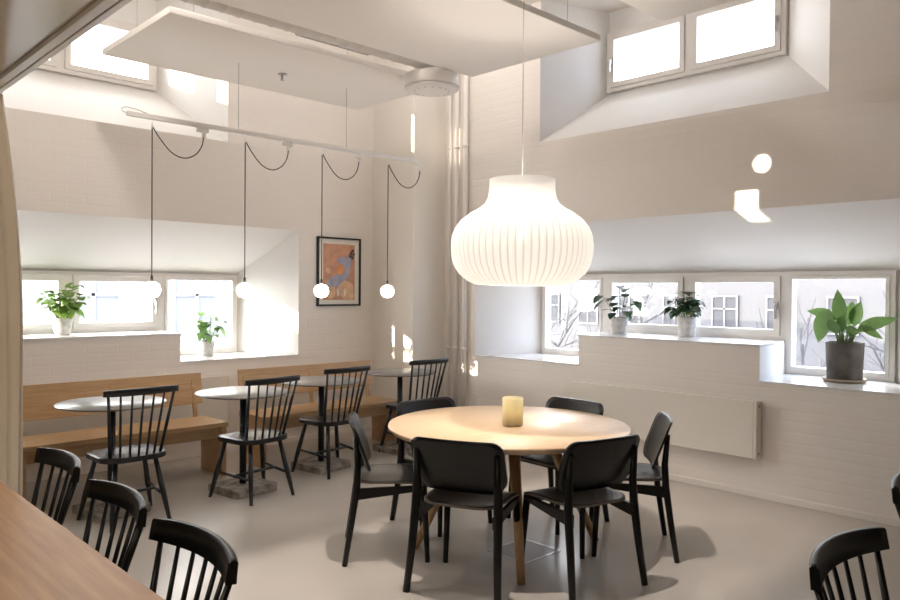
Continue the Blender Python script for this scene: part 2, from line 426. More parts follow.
# framed picture
t = thing('framed_picture', 'black framed abstract print in peach and lilac on left brick wall', 'picture', (4.70, YL, 1.75))
w, h = .28, .365
m = MB()
m.ring([(x * q, -.028, z * r) for q, r in ((w, h), (w - .018, h - .018)) for x, z in ((-1, -1), (1, -1), (1, 1), (-1, 1))], (0, .028, 0))
m.build('frame', 'black', t)
m = MB(); m.box((-w + .018, -.012, -h + .018), (w - .018, -.002, h - .018)); m.build('mat_board', 'paper', t)
m = MB(); m.box((-.205, -.014, -.30), (.205, -.0125, .295)); a = m.build('print', 'art_peach', t)
def blob(cx, cz, rx, rz_, rot=0, seed=0, y=-.0148, mt='art_blue', wob=.18):
    rnd = random.Random(seed); n = 28; ph = [rnd.uniform(0, 6.28) for _ in range(3)]
    pts = []
    for k in range(n):
        q = 2 * PI * k / n; rr = 1 + wob * (math.sin(2 * q + ph[0]) * .5 + math.sin(3 * q + ph[1]) * .4 + math.sin(5 * q + ph[2]) * .2)
        x, z = rx * rr * math.cos(q), rz_ * rr * math.sin(q)
        pts.append((cx + x * math.cos(rot) - z * math.sin(rot), y, cz + x * math.sin(rot) + z * math.cos(rot)))
    m = MB(); m.prism(pts, (0, .0006, 0)); return m.build('shape', mt, a)
yy = [-.0148]
def bl(*a, mt='art_blue'):
    yy[0] -= .0009; blob(*a, yy[0], mt)
bl(-.03, -.10, .13, .07, .25, 3); bl(.06, -.03, .10, .07, 1.1, 1); bl(.10, .05, .045, .13, -.15, 2); bl(.05, .12, .08, .04, 0, 9)
bl(.015, .02, .045, .055, 0, 4, mt='art_orange'); bl(.09, -.20, .11, .10, 0, 5, mt='art_sand'); bl(-.12, -.22, .08, .06, 0, 6, mt='art_sand')
bl(-.02, -.22, .016, .045, .1, 7, mt='art_white'); bl(.07, -.22, .014, .05, -.1, 8, mt='art_white'); bl(-.15, .01, .03, .03, 0, 12, mt='art_sand')
for (x, z) in ((.15, .20), (.17, .23), (.14, .17), (.18, .19), (.165, .155)): bl(x, z, .016, .018, 0, int(x * 999), mt='art_dark')

# suspended acoustic panels
def acoustic(x0, x1, y0, y1, label):
    t = thing('acoustic_panel', label, 'ceiling panel', ((x0 + x1) / 2, (y0 + y1) / 2, 3.30), 0, 'suspended acoustic panels')
    dx, dy = (x1 - x0) / 2, (y1 - y0) / 2
    m = MB(); m.box((-dx, -dy, 0), (dx, dy, .045), .004); m.build('board', 'panel', t)
    for sx in (-1, 1):
        for sy in (-1, 1):
            m = MB(); m.tube([(sx * dx * .82, sy * dy * .8, .045), (sx * dx * .82, sy * dy * .8, ZC - 3.30)], .002, 6); m.build('wire', 'wire', t)
    return t
P1 = acoustic(2.01, 4.39, 4.66, 5.86, 'white suspended ceiling panel above the small cafe tables and bench')
acoustic(1.97, 4.37, 3.04, 4.29, 'white suspended ceiling panel in the middle, above the big lamp')
acoustic(1.97, 4.33, 1.30, 2.54, 'white suspended ceiling panel nearest the right upper windows')

# ventilation duct with its round diffuser
t = thing('ventilation_duct', 'white spiral ventilation duct with round diffuser between ceiling panels', 'duct', (0, 4.475, 3.425))
m = MB()
pts, rad = [], []
x = 1.1
while x < 4.1:
    for dx, dr in ((0, 0), (.09, 0), (.095, .004), (.105, .004), (.11, 0)): pts.append((x + dx, 0, 0)); rad.append(.098 + dr)
    x += .12
m.tube(pts, rad, 24, up=(0, 0, 1)); m.build('pipe', 'duct', t)
m = MB(); c = (4.10, .010, 0)
m.lathe([(.0, -.09), (.12, -.09), (.12, -.131), (.222, -.131), (.225, -.137), (.225, -.22), (.22, -.226), (.19, -.226)], c, 48); m.build('diffuser_body', 'white', t)
m = MB(); m.lathe([(0, -.256), (.11, -.258), (.18, -.254), (.21, -.248), (.22, -.238), (.212, -.232), (.0, -.232)], c, 48); m.build('diffuser_plate', 'white', t)
for k in range(14):
    m = MB(); q = 2 * PI * k / 14; m.tube([(c[0] + .14 * math.cos(q), c[1] + .14 * math.sin(q), -.261), (c[0] + .14 * math.cos(q), c[1] + .14 * math.sin(q), -.254)], .008, 8); m.build('nozzle', 'duct', t)
t = thing('sprinkler_pipe', 'thin metal sprinkler pipe running beside the ceiling duct', 'pipe', (3.0, 4.615, 3.38))
m = MB(); m.tube([(-.1, 0, .2), (-.1, 0, 0), (-.09, 0, -.01), (.55, 0, -.01)], .007, 8); m.build('tube', 'wire', t)
t = thing('fire_sprinkler', 'small metal sprinkler head under the ceiling panel above the bench', 'sprinkler', (3.226, 5.325, 3.30))
m = MB(); m.tube([(0, 0, 0), (0, 0, -.006)], .035, 16); m.tube([(0, 0, -.006), (0, 0, -.05)], [.012, .007], 10); m.build('body', 'steel', t)
m = MB(); m.tube([(0, 0, -.05), (0, 0, -.053)], .02, 12); m.build('deflector', 'steel', t)

# light track with four globe pendants
TY = 5.30
t = thing('light_track', 'long thin white lighting track hanging over the small cafe tables', 'light track', (3.33, TY, 2.752))
m = MB(); m.box((-1.345, -.016, 0), (1.35, .016, .034), .003); m.build('rail', 'white', t)
for x in (-.5, .52):
    m = MB(); m.tube([(x, 0, .034), (x, 0, .547)], .0022, 6); m.build('wire', 'wire', t)
m = MB(); m.tube([(-1.345, 0, .018), (-1.375, 0, .026), (-1.38, 0, .045), (-1.35, 0, .06), (-1.28, 0, .055), (-1.2, 0, .036), (-1.19, 0, .03)], .003, 8); m.build('feed_cable', 'wire', t)
gl = ((2.162, 'leftmost small white globe pendant lamp hanging before the left windows'), (2.888, 'second small globe pendant lamp, in front of the sunlit window reveal'),
      (3.601, 'third small globe pendant lamp, in front of the framed picture'), (4.317, 'rightmost small globe pendant lamp, in front of the corner column'))
def pend():
    t = thing('globe_pendant', gl[0][1], 'pendant lamp', (gl[0][0], TY, 1.545), 0, 'globe pendants on the track')
    m = MB(); n = 14
    m.lathe([(.0005, -.056)] + [(.061 * math.cos(a) ** .8 if abs(a) < 1.57 else 0.001, .0565 * math.sin(a)) for a in [(-1.5 + 3. * k / n) for k in range(n + 1)]] + [(.0005, .0565)], (0, 0, 0), 24); m.build('globe', 'globe', t)
    m = MB(); m.tube([(0, 0, .056), (0, 0, .10)], [.012, .008], 12); m.build('socket', 'cord', t)
    m = MB()
    top = 1.165; pts = [(0, 0, .10), (0, 0, top)]
    ctl = [(0, 0, top), (.05, 0, 1.09), (.14, 0, .995), (.235, 0, .965), (.32, 0, 1.0), (.37, 0, 1.07), (.385, 0, 1.14)]
    for i in range(len(ctl) - 1):
        p = [Vector(ctl[max(0, min(len(ctl) - 1, i + k))]) for k in (-1, 0, 1, 2)]
        for j in range(1, 7):
            s = j / 6; pts.append(tuple(.5 * ((2 * p[1]) + (p[2] - p[0]) * s + (2 * p[0] - 5 * p[1] + 4 * p[2] - p[3]) * s * s + (3 * p[1] - p[0] - 3 * p[2] + p[3]) * s ** 3)))
    m.tube(pts, .0042, 8); m.build('cord', 'cord', t)
    m = MB(); m.tube([(0, 0, top - .02), (0, 0, top + .02), (0, 0, top + .021), (0, 0, 1.207)], [.006, .006, .002, .002], 8); m.build('hook', 'white', t)
    m = MB(); m.tube([(.385, 0, 1.135), (.385, 0, 1.175)], [.014, .017], 10); m.build('adapter', 'white', t)
    m = MB(); m.box((.33, -.015, 1.174), (.42, .015, 1.206), .004); m.build('adapter_box', 'white', t)
    return t
g0 = pend()
for x, lab in gl[1:]: dup(g0, (x, TY, 1.545), 0, lab)

# the large ribbed pendant
LX, LY = 3.446, 2.953
t = thing('large_pendant', 'large white ribbed paper pendant lamp over the round dining table', 'pendant lamp', (LX, LY, 1.588))
pf = [(.20, .0), (.27, .004), (.325, .03), (.375, .075), (.405, .125), (.42, .19), (.423, .25), (.415, .31), (.395, .36), (.36, .405), (.31, .445), (.26, .475), (.225, .505), (.207, .54), (.20, .58), (.197, .62), (.198, .655)]
m = MB(); NR = 60
rings = []
for (r, z) in pf:
    f = 1. if z < .43 else max(0, 1 - (z - .43) / .08)
    rings.append([m.bm.verts.new(((r + (.006 * f if j else -.004 * f)) * math.cos(q), (r + (.006 * f if j else -.004 * f)) * math.sin(q), z * .975)) for k in range(NR) for j, q in ((0, 2 * PI * (k - .11) / NR), (0, 2 * PI * (k + .11) / NR), (1, 2 * PI * (k + .5) / NR))])
for i in range(len(rings) - 1):
    for k in range(NR * 3):
        f = m.bm.faces.new((rings[i][k], rings[i][(k + 1) % (NR * 3)], rings[i + 1][(k + 1) % (NR * 3)], rings[i + 1][k])); f.smooth = True
        f.material_index = 1 if k % 3 == 0 and pf[i][1] < .44 else 0
m.build('shade', ['shade', 'shade_rib'], t)
m = MB(); m.tube([(0, 0, .35), (0, 0, ZC - 1.588)], .0028, 8); m.build('cord', 'cord_white', t)
for k in range(3):
    m = MB(); q = 2 * PI * k / 3; m.tube([(0, 0, .62), (.196 * math.cos(q), .196 * math.sin(q), .625)], .003, 6); m.build('spoke', 'cord_white', t)
m = MB(); n = 10; m.lathe([(.0005, -.035)] + [(.035 * math.cos(-1.4 + 2.8 * k / n), .035 * math.sin(-1.4 + 2.8 * k / n)) for k in range(n + 1)] + [(.0005, .035)], (0, 0, .30), 16); m.build('bulb', 'bulb', t)

# curtain
t = thing('curtain', 'beige linen curtain hanging at the left edge beside the bench', 'curtain', (1.03, 0, 0))
m = MB(); rows = 30; cols = 60; g = []
for i in range(rows + 1):
    z = .03 + (2.59 - .03) * i / rows; q = i / rows
    ynear = 4.20 + .27 * max(0, (z - 1.4) / 1.0) ** 1.6
    yfar = 5.5
    row = []
    for j in range(cols + 1):
        s = j / cols; y = ynear + (yfar - ynear) * s
        row.append(m.bm.verts.new((.030 * math.sin(s * 62 + .4 * math.sin(q * 3)) * (1 - .35 * q) + .012 * math.sin(s * 23 + q * 2), y, z)))
    g.append(row)
for i in range(rows):
    for j in range(cols):
        f = m.bm.faces.new((g[i][j], g[i][j + 1], g[i + 1][j + 1], g[i + 1][j])); f.smooth = True
o = m.build('cloth', 'curtain', t); md = o.modifiers.new('thick', 'SOLIDIFY'); md.thickness = .003

# ------------------------------------------------------------------ benches
def bench():
    t = thing('oak_bench', 'oak bench with low backrest at left under the windows, partly behind curtain', 'bench', (2.21, 0, 0), 0, 'wall benches')
    w = .775
    m = MB(); m.box((-w, 5.735, .412), (w, 6.17, .45), .003); m.build('seat', 'oak_bench', t)
    m = MB(); m.box((-w + .045, 5.79, .318), (w - .045, 5.815, .412)); m.build('apron', 'oak_bench', t)
    for s in (-1, 1):
        m = MB(); m.box((s * (w - .045), 5.76, 0), (s * (w - .005), 6.15, .412), .003); m.build('end_panel', 'oak_bench', t)
    rot = Matrix.Rotation(R(-9), 3, 'X')
    m = MB(); m.obox((0, 6.205, .69), (2 * w - .03, .022, .265), rot, .003); m.build('backrest', 'oak_bench', t)
    for x in (-w + .08, .0, w - .09):
        m = MB(); m.obox((x, 6.185, .60), (.035, .022, .33), rot, .002); m.build('back_support', 'oak_bench', t)
    return t
b0 = bench(); dup(b0, (4.085, 0, 0), 0, 'oak bench with low backrest at right under the picture, near the corner')

# ------------------------------------------------------------------ small cafe tables
def small_table(x, y):
    t = thing('cafe_table', tl[0][2], 'table', (x, y, 0), R(8), 'small round cafe tables')
    m = MB(); m.lathe([(0, .752), (.345, .752), (.355, .758), (.356, .762), (.352, .766), (0, .766)], (0, 0, 0), 64); m.build('tabletop', 'top_dark', t)
    m = MB(); m.tube([(0, 0, .062), (0, 0, .74)], .026, 16); m.tube([(0, 0, .735), (0, 0, .752)], .11, 24); m.build('pole', 'metal_black', t)
    m = MB(); m.box((-.185, -.185, 0), (.185, .185, .062), .008); o = m.build('stone_base', 'stone', t); o['label'] = 'rough grey stone block'
    return t
tl = [(1.90, 5.33, 'leftmost small round table, by the bench half behind the curtain'), (2.845, 5.235, 'second small round table from the left, with bright window reflection, between the benches'),
      (3.715, 5.46, 'third small round dark table, before the right-hand bench'), (4.69, 5.555, 'small round dark table nearest the corner pipes')]
t0 = small_table(*tl[0][:2])
for x, y, lab in tl[1:]: dup(t0, (x, y, 0), R(8), lab)

# ------------------------------------------------------------------ spindle chairs
def spindle_chair(name, label, loc, rz, ztop, rail_h, rail_t, halfw, curve, mt, group):
    t = thing(name, label, 'chair', loc, rz, group)              # faces +x
    def f(x, y, o): return Vector((x, y, .44 + o - .012 * max(0, 1 - (x * x / .03 + y * y / .03)) * (1 if o > 0 else 0)))
    out = dens(rrect(-.19, .22, -.22, .22, [.09, .13, .13, .09], 6), .05)
    m = MB(); m.plate(out, f, .03, 6); m.build('seat', mt, t)
    feet = []
    for sx, sy in ((-1, -1), (-1, 1), (1, -1), (1, 1)):
        a = Vector((sx * .13 + .01, sy * (.13 if sx < 0 else .16), .428)); b = Vector((sx * .215, sy * (.19 if sx < 0 else .245), 0))
        feet.append((a, b))
        m = MB(); m.tube([b, b.lerp(a, .45), a], [.0125, .019, .015], 12); m.build('leg', mt, t)
    def at(i, z): a, b = feet[i]; return b.lerp(a, z / .428)
    for i, j, z in ((0, 2, .17), (1, 3, .17)):
        m = MB(); p, q = at(i, z), at(j, z + .02); m.tube([p, p.lerp(q, .5), q], [.008, .012, .008], 10); m.build('stretcher', mt, t)
    m = MB(); p = at(0, .18).lerp(at(2, .18), .5); q = at(1, .18).lerp(at(3, .18), .5); m.tube([p, p.lerp(q, .5), q], [.008, .012, .008], 10); m.build('stretcher', mt, t)
    xr = -.235                                                     # rail centre line
    def rail(s): return xr - .012 + curve * s * s
    m = MB(); n = 20; rows = []
    for i in range(n + 1):
        s = -1 + 2 * i / n; y = s * halfw; x = rail(s); dxs = 2 * curve * s / halfw
        nn = Vector((1, -dxs, 0)).normalized() * rail_t / 2
        lean = .12 * rail_h
        hh = rail_h * (1 - .12 * abs(s) ** 3)
        zz = ztop - rail_h + (rail_h - hh) * .3
        c0, c1 = Vector((x + lean / 2, y, zz)), Vector((x - lean / 2, y, zz + hh))
        rows.append([m.bm.verts.new(v) for v in (c0 + nn, c1 + nn * .8 - Vector((0, 0, .006)), c1 + nn * .45, c1 - nn * .45, c1 - nn * .8 - Vector((0, 0, .006)), c0 - nn)])
    for i in range(n):
        for k in range(6):
            fc = m.bm.faces.new((rows[i][k], rows[i + 1][k], rows[i + 1][(k + 1) % 6], rows[i][(k + 1) % 6])); fc.smooth = k in (0, 2, 4)
    m.bm.faces.new(rows[0]); m.bm.faces.new(rows[-1][::-1]); m.build('top_rail', mt, t)
    for k in range(7):
        s = -1 + 2 * k / 6
        p = Vector((-.165 + .045 * s * s, s * .165, .45)); ss = s * .88
        q = Vector((rail(ss), ss * halfw, ztop - rail_h + .008))
        r = .0105 if abs(s) > .9 else .0078
        m = MB(); m.tube([p, p.lerp(q, .4), q], [r, r * 1.12, r * .9], 8); m.build('spindle', mt, t)
    return t
ca = spindle_chair('spindle_chair', 'black spindle chair at the leftmost small table, behind the oak table chairs', (1.925, 5.095, 0), R(91), .91, .045, .022, .243, .035, 'blackb', 'spindle chairs at the small tables')
dup(ca, (2.85, 5.06, 0), R(97), 'black spindle chair at the second small table, in front of the gap between the benches')
dup(ca, (3.71, 5.30, 0), R(93), 'black spindle chair at the third small table, left of the round dining table')
dup(ca, (4.745, 5.41, 0), R(90), 'black spindle chair nearest the corner, behind the round table')
cb = spindle_chair('low_spindle_chair', 'farthest of three curved rail chairs along the oak table, beside the curtain', (.845, 3.57, 0), R(180), .812, .072, .030, .265, .058, 'umber', 'low spindle chairs at the oak table')
dup(cb, (.815, 2.80, 0), R(180), 'middle of three black curved rail chairs along the oak table')
dup(cb, (.80, 2.14, 0), R(180), 'nearest of three black curved rail chairs along the oak table, at bottom left')
dup(cb, (2.385, .565, 0), R(-92), 'black curved rail chair in the bottom right corner of the photo', )
dup(cb, (3.50, .67, 0), R(-92), 'black curved rail chair cut off by the right edge near the wall')

# big oak table in the foreground
t = thing('oak_table', 'long oak table in the foreground at lower left', 'table', (.36, 2.6, 0))
m = MB(); m.box((-.457, -1.35, .708), (.457, 1.35, .74), .004); m.build('tabletop', 'oak_front', t)
for sx in (-1, 1):
    for sy in (-1, 1):
        m = MB(); m.tube([(sx * .36, sy * 1.22, 0), (sx * .345, sy * 1.19, .708)], [.02, .03], 12); m.build('leg', 'oak_leg', t)
for y in (-1.16, 1.13):
    m = MB(); m.box((-.33, y, .65), (.33, y + .03, .708)); m.build('cross_rail', 'oak_leg', t)

# ------------------------------------------------------------------ round table and its shell chairs
TX, TYY = 3.435, 3.04
t = thing('round_table', 'large round oak dining table with splayed legs under the big lamp', 'table', (TX, TYY, 0), R(0))
m = MB(); rt = .735
m.lathe([(0, .706), (rt - .02, .706), (rt - .004, .722), (rt, .732), (rt - .003, .74), (0, .74)], (0, 0, 0), 96); m.build('tabletop', 'oak_top', t)
for fx, fy in ((-.42, -.475), (.46, -.33), (-.465, .33), (.42, .475)):
    m = MB(); a = Vector((fx, fy, 0)); b = Vector((fx * .42, fy * .42, .69)); d = (b - a).normalized()
    m.tube([a, a.lerp(b, .5), b], [.022, .029, .036], 14); m.build('leg', 'oak_leg', t)
for (p, q) in (((-.19, -.21), (.19, .21)), ((.2, -.15), (-.2, .15))):
    v = Vector((q[0] - p[0], q[1] - p[1], 0)); ang = math.atan2(v.y, v.x)
    m = MB(); m.obox((0, 0, .675), (v.length + .1, .05, .058), Matrix.Rotation(ang, 3, 'Z'), .003); m.build('cross_rail', 'oak_leg', t)

def shell_chair():
    t = thing('shell_chair', sc[0][3], 'chair', (sc[0][0], sc[0][1], 0), R(sc[0][2]), 'shell chairs around the round table')
    # seat
    def fs(x, y, o):
        z = .458 - .10 * max(0, (x - .08)) ** 2 / .02 * .22 + .16 * max(0, (-.10 - x)) ** 2 - .016 * max(0, 1 - (y / .2) ** 2) * max(0, 1 - ((x + .02) / .2) ** 2)
        return Vector((x, y, z + o))
    out = dens([(x, y * (1 if x > .02 else 1 - .14 * min(1, (.02 - x) / .2))) for x, y in rrect(-.215, .235, -.232, .232, [.085, .11, .11, .085], 6)], .04)
    m = MB(); m.plate(out, fs, .013, 8, 1); m.build('seat', ['umber', 'ply_edge'], t)
    # backrest: x(h) leans back, bulges backwards in the middle
    def fb(s, h, o):
        x = -.160 - .38 * (h - .66) - .03 * (1 - (s / .25) ** 2)
        return Vector((x + o, s, h))
    out = dens(rrect(-.255, .255, .515, .80, [.06, .06, .09, .09], 6), .035)
    m = MB(); m.plate(out, fb, .013, 7); m.build('backrest', 'umber', t)
    for sy in (-1, 1):
        m = MB()
        m.tube([(-.255, sy * .248, 0), (-.220, sy * .234, .22), (-.190, sy * .226, .43), (-.184, sy * .222, .56), (-.2, sy * .222, .73)], [.0155, .018, .021, .019, .013], 12, sx=1.2); m.build('leg', 'umber', t)
        m = MB(); m.tube([(.215, sy * .222, 0), (.205, sy * .212, .2), (.19, sy * .20, .437)], [.0145, .017, .02], 12); m.build('leg', 'umber', t)
        m = MB()
        pr = [(-.205, .425), (.19, .438), (.19, .41), (-.205, .36)]
        m.prism([(x, sy * .212 - .011, z) for x, z in pr], (0, .022, 0)); m.build('side_rail', 'umber', t)
    for xa in (.16,):
        m = MB(); m.box((xa, -.205, .40), (xa + .022, .205, .432)); m.build('cross_rail', 'umber', t)
    return t
sc = [(2.84, 3.455, -38, 'black shell chair at the left side of the round table, seen from its side'),
      (2.84, 2.785, 24, 'black shell chair with its back to camera at front left of the round table'),
      (3.31, 2.42, 77, 'black shell chair with its back to camera at front right of the round table'),
      (3.96, 2.52, 128, 'black shell chair at the right side of the round table, before the radiator'),
      (4.04, 3.15, 176, 'black shell chair behind the round table at right, its top above the table'),
      (3.46, 3.625, -93, 'black shell chair behind the round table at left, its top above the table')]
c0 = shell_chair()
for x, y, a, lab in sc[1:]: dup(c0, (x, y, 0), R(a), lab)

# amber glass on the table
t = thing('candle_glass', 'frosted amber glass candle holder on the round dining table', 'candle holder', (3.415, 2.985, .74))
m = MB(); m.lathe([(0, .002), (.058, .002), (.063, .012), (.063, .168), (.060, .17), (.057, .168), (.057, .02), (0, .02)], (0, 0, 0), 32); m.build('cup', 'vase', t)
m = MB(); m.lathe([(0, .022), (.054, .022), (.054, .075), (.05, .08), (0, .08)], (0, 0, 0), 24); o = m.build('candle', 'candle', t)
# floor hatch
t = thing('floor_box', 'square steel framed service hatch in the floor under the round table', 'floor hatch', (3.42, 2.89, 0))
m = MB()
m.ring([(x * q, y * r, 0) for q, r in ((.165, .15), (.153, .138)) for x, y in ((-1, -1), (1, -1), (1, 1), (-1, 1))], (0, 0, .004))
m.build('frame', 'steel', t)
m = MB(); m.box((-.153, -.138, 0), (.153, .138, .002)); m.build('lid', 'grey_lid', t)

# ------------------------------------------------------------------ plants
def leaf(m, base, direc, ln, wd, bend=.3, fold=.15, up=(0, 0, 1), tip=1.6):
    d = Vector(direc).normalized(); u = Vector(up); s = d.cross(u)
    if s.length < .05: s = d.cross(Vector((0, 1, 0)))
    s.normalize(); u = s.cross(d).normalized(); n = 7; base = Vector(base); rows = []
    for i in range(n + 1):
        q = i / n; w = wd * .5 * (math.sin(PI * min(1, q ** .75)) ** .9) if 0 < i < n else .0008
        c = base + d * ln * (q - .12 * bend * q * q) - Vector((0, 0, 1)) * ln * bend * q * q
        rows.append([m.bm.verts.new(c - s * w + u * w * fold), m.bm.verts.new(c), m.bm.verts.new(c + s * w + u * w * fold)])
    for i in range(n):
        for k in (0, 1):
            f = m.bm.faces.new((rows[i][k], rows[i + 1][k], rows[i + 1][k + 1], rows[i][k + 1])); f.smooth = True
def pot(t, r0, r1, h, mt, rim=.012):
    m = MB(); m.lathe([(0, 0), (r0 - .004, 0), (r0, .005), (r1, h - .004), (r1 - .002, h), (r1 - rim, h), (r1 - rim, h - .03), (0, h - .03)], (0, 0, 0), 32); m.build('pot', mt, t)
    m = MB(); m.lathe([(0, h - .018), (r1 - rim - .001, h - .02), (r1 - rim - .001, h - .03), (0, h - .03)], (0, 0, 0), 24); m.build('soil', 'soil', t)
def bushy(loc, label, r0, r1, h, pm, lm, stems, spread, height, ll, lw, seed, per=6, droop=.3):
    t = thing('potted_plant', label, 'plant', loc)
    pot(t, r0, r1, h, pm)
    rnd = random.Random(seed); ms = MB(); lv = []
    for k in range(stems):
        a = 2 * PI * k / stems + rnd.uniform(-.3, .3); rr = spread * rnd.uniform(.25, 1.); hh = height * rnd.uniform(.5, 1.) * (1.1 - .45 * rr / spread)
        p0 = Vector((.03 * math.cos(a), .03 * math.sin(a), h - .03)); p2 = Vector((rr * math.cos(a), rr * math.sin(a), h + hh)); p1 = p0.lerp(p2, .5) + Vector((0, 0, .12 * hh))
        ms.tube([p0, p1, p2], [.004, .0032, .002], 6)
        for j in range(per):
            q = .35 + .65 * j / (per - 1) if per > 1 else 1.
            b = p0.lerp(p1, q * 2) if q < .5 else p1.lerp(p2, q * 2 - 1)
            aa = a + rnd.uniform(-1.6, 1.6); el = rnd.uniform(-.3, .8)
            lv.append((b, (math.cos(aa) * math.cos(el), math.sin(aa) * math.cos(el), math.sin(el)), ll * rnd.uniform(.7, 1.15), lw * rnd.uniform(.75, 1.15), droop * rnd.uniform(.3, 1.6)))
    ms.build('stems', 'stem', t)
    for (b, d, l_, w_, dr) in lv:
        m = MB(); leaf(m, b, d, l_, w_, dr); m.build('leaf', lm, t)
    return t
bushy((2.06, 6.94, 1.149), 'bushy bright green potted plant in pale pot on the left upper sill', .062, .088, .145, 'pot_white', 'leaf_bright', 16, .23, .31, .105, .092, 3, 7, .5)
bushy((3.41, 7.0, .891), 'light green potted plant in white pot on the low sill at left wall', .058, .07, .145, 'pot_white', 'leaf_mid', 10, .17, .30, .15, .075, 5, 5, .5)
bushy((6.03, 3.955, 1.163), 'sparse dark leaved potted plant left on the right upper sill', .068, .085, .155, 'pot_white', 'leaf_dark', 8, .17, .34, .15, .10, 11, 3, .45)
bushy((6.12, 3.31, 1.163), 'compact dark leaved potted plant right on the right upper sill', .072, .092, .175, 'pot_white', 'leaf_dark', 12, .16, .29, .11, .085, 21, 6, .45)
t = thing('potted_plant', 'large variegated plant in dark clay pot on the low right window sill', 'plant', (6.06, 1.985, .891))
m = MB(); m.lathe([(0, 0), (.138, 0), (.153, .02), (.151, .028), (.137, .02), (0, .012)], (0, 0, 0), 40); o = m.build('saucer', 'saucer', t)
m = MB(); H = .30; m.lathe([(0, .014), (.118, .014), (.122, .02), (.132, H - .03), (.133, H - .004), (.13, H), (.119, H), (.117, H - .03), (0, H - .03)], (0, 0, 0), 40); m.build('pot', 'pot_dark', t)
m = MB(); m.lathe([(0, H - .022), (.116, H - .025), (.116, H - .03), (0, H - .03)], (0, 0, 0), 24); m.build('soil', 'soil', t)
# directions in the window plane: left in the photo is +y
big = [((.02, .05), (.0, .75, .42), .26, .085, .25, .17), ((-.04, .06), (-.12, .22, -.95), .26, .15, .0, .01), ((-.02, .01), (-.1, .10, 1), .25, .115, .0, .15), ((.02, -.01), (.05, -.12, 1), .22, .09, .1, .12), ((-.02, -.06), (.0, -.86, .42), .32, .105, .12, .09),
       ((.01, -.04), (-.05, -.22, .95), .22, .11, .1, .12), ((-.03, -.07), (-.1, -.7, -.42), .18, .06, .0, .02), ((-.06, .02), (-.35, .15, .8), .2, .09, .3, .06), ((-.07, -.03), (-.3, -.5, .5), .2, .095, .5, .06), ((.03, .03), (.1, .4, .8), .24, .10, .3, .08), ((-.05, 0), (-.3, -.12, .9), .22, .085, .3, .07), ((-.06, -.05), (-.4, -.1, .35), .17, .07, .6, .05)]
ms = MB()
for k, ((bx, by), d, ln, w, bd, st) in enumerate(big):
    p0 = Vector((bx * .5, by * .5, H - .03)); dv = Vector(d).normalized(); p1 = p0 + Vector((0, 0, st + .03)) + Vector((bx, by, 0)) * .9
    if k == 1: p1 = p0 + Vector((-.03, .075, .27))
    if k == 6: p1 = p0 + Vector((-.03, -.09, .16))
    ms.tube([p0, p0.lerp(p1, .5) + Vector((0, 0, .01)), p1], [.008, .007, .005], 8)
    m = MB(); leaf(m, p1, d, ln, w, bd, .22, up=(-1, .15, .35)); m.build('leaf', 'leaf_var', t)
ms.build('stems', 'stem', t)

# ------------------------------------------------------------------ outside
def building(label, mt, tf, u0, u1, z0, z1, us, zs, ww, wh):
    t = thing('building', label, 'building', (0, 0, 0))
    m = MB(); a, b = tf(u0, 0, z0), tf(u1, 8, z1); m.box([min(a[i], b[i]) for i in range(3)], [max(a[i], b[i]) for i in range(3)]); m.build('facade', mt, t)
    for z in zs:
        for u in us:
            m = MB(); a, b = tf(u, -.06, z), tf(u + ww, .02, z + wh); lo = [min(a[i], b[i]) for i in range(3)]; hi = [max(a[i], b[i]) for i in range(3)]
            m.box(lo, hi); f = m.build('window', 'facade_win' if mt == 'facade' else 'facade_win2', t)
            m = MB(); m.ring([tf(u + p, -.10, z + r) for p, r in ((-.08, -.08), (ww + .08, -.08), (ww + .08, wh + .08), (-.08, wh + .08), (0, 0), (ww, 0), (ww, wh), (0, wh))], Vector(tf(0, .08, 0)) - Vector(tf(0, 0, 0)))
            m.build('window_frame', 'facade_frame' if mt == 'facade' else 'facade_frame2', f)
            for (p, q, r, s) in ((ww / 2 - .04, ww / 2 + .04, 0, wh), (0, ww, wh * .6, wh * .6 + .06)):
                a, b = tf(u + p, -.10, z + r), tf(u + q, -.02, z + s)
                m = MB(); m.box([min(a[i], b[i]) for i in range(3)], [max(a[i], b[i]) for i in range(3)]); m.build('glazing_bar', 'facade_frame' if mt == 'facade' else 'facade_frame2', f)
    for z in (z0 + 3.0, z1 - .3):
        a, b = tf(u0, -.15, z), tf(u1, .02, z + .2)
        m = MB(); m.box([min(a[i], b[i]) for i in range(3)], [max(a[i], b[i]) for i in range(3)]); m.build('ledge', mt, t)
    return t
building('pale building with windows outside, seen through the right windows', 'facade', lambda u, d, z: (30 + d, u, z), -4, 30, -6, 4.6, [0.2 + 2.3 * k for k in range(12)], [-2.6, .1], 1.0, 1.3)
building('pale building with windows outside, seen through the left windows', 'facade2', lambda u, d, z: (u, 16 + d, z), -1, 14, -6, 3.0, [.4, 2.6, 4.8, 7.0, 9.2], [-2.4, .5], 1.0, 1.5)
m = MB(); m.box((-60, -60, -6.2), (70, 70, -6)); struct(m.build('ground', 'ground'))
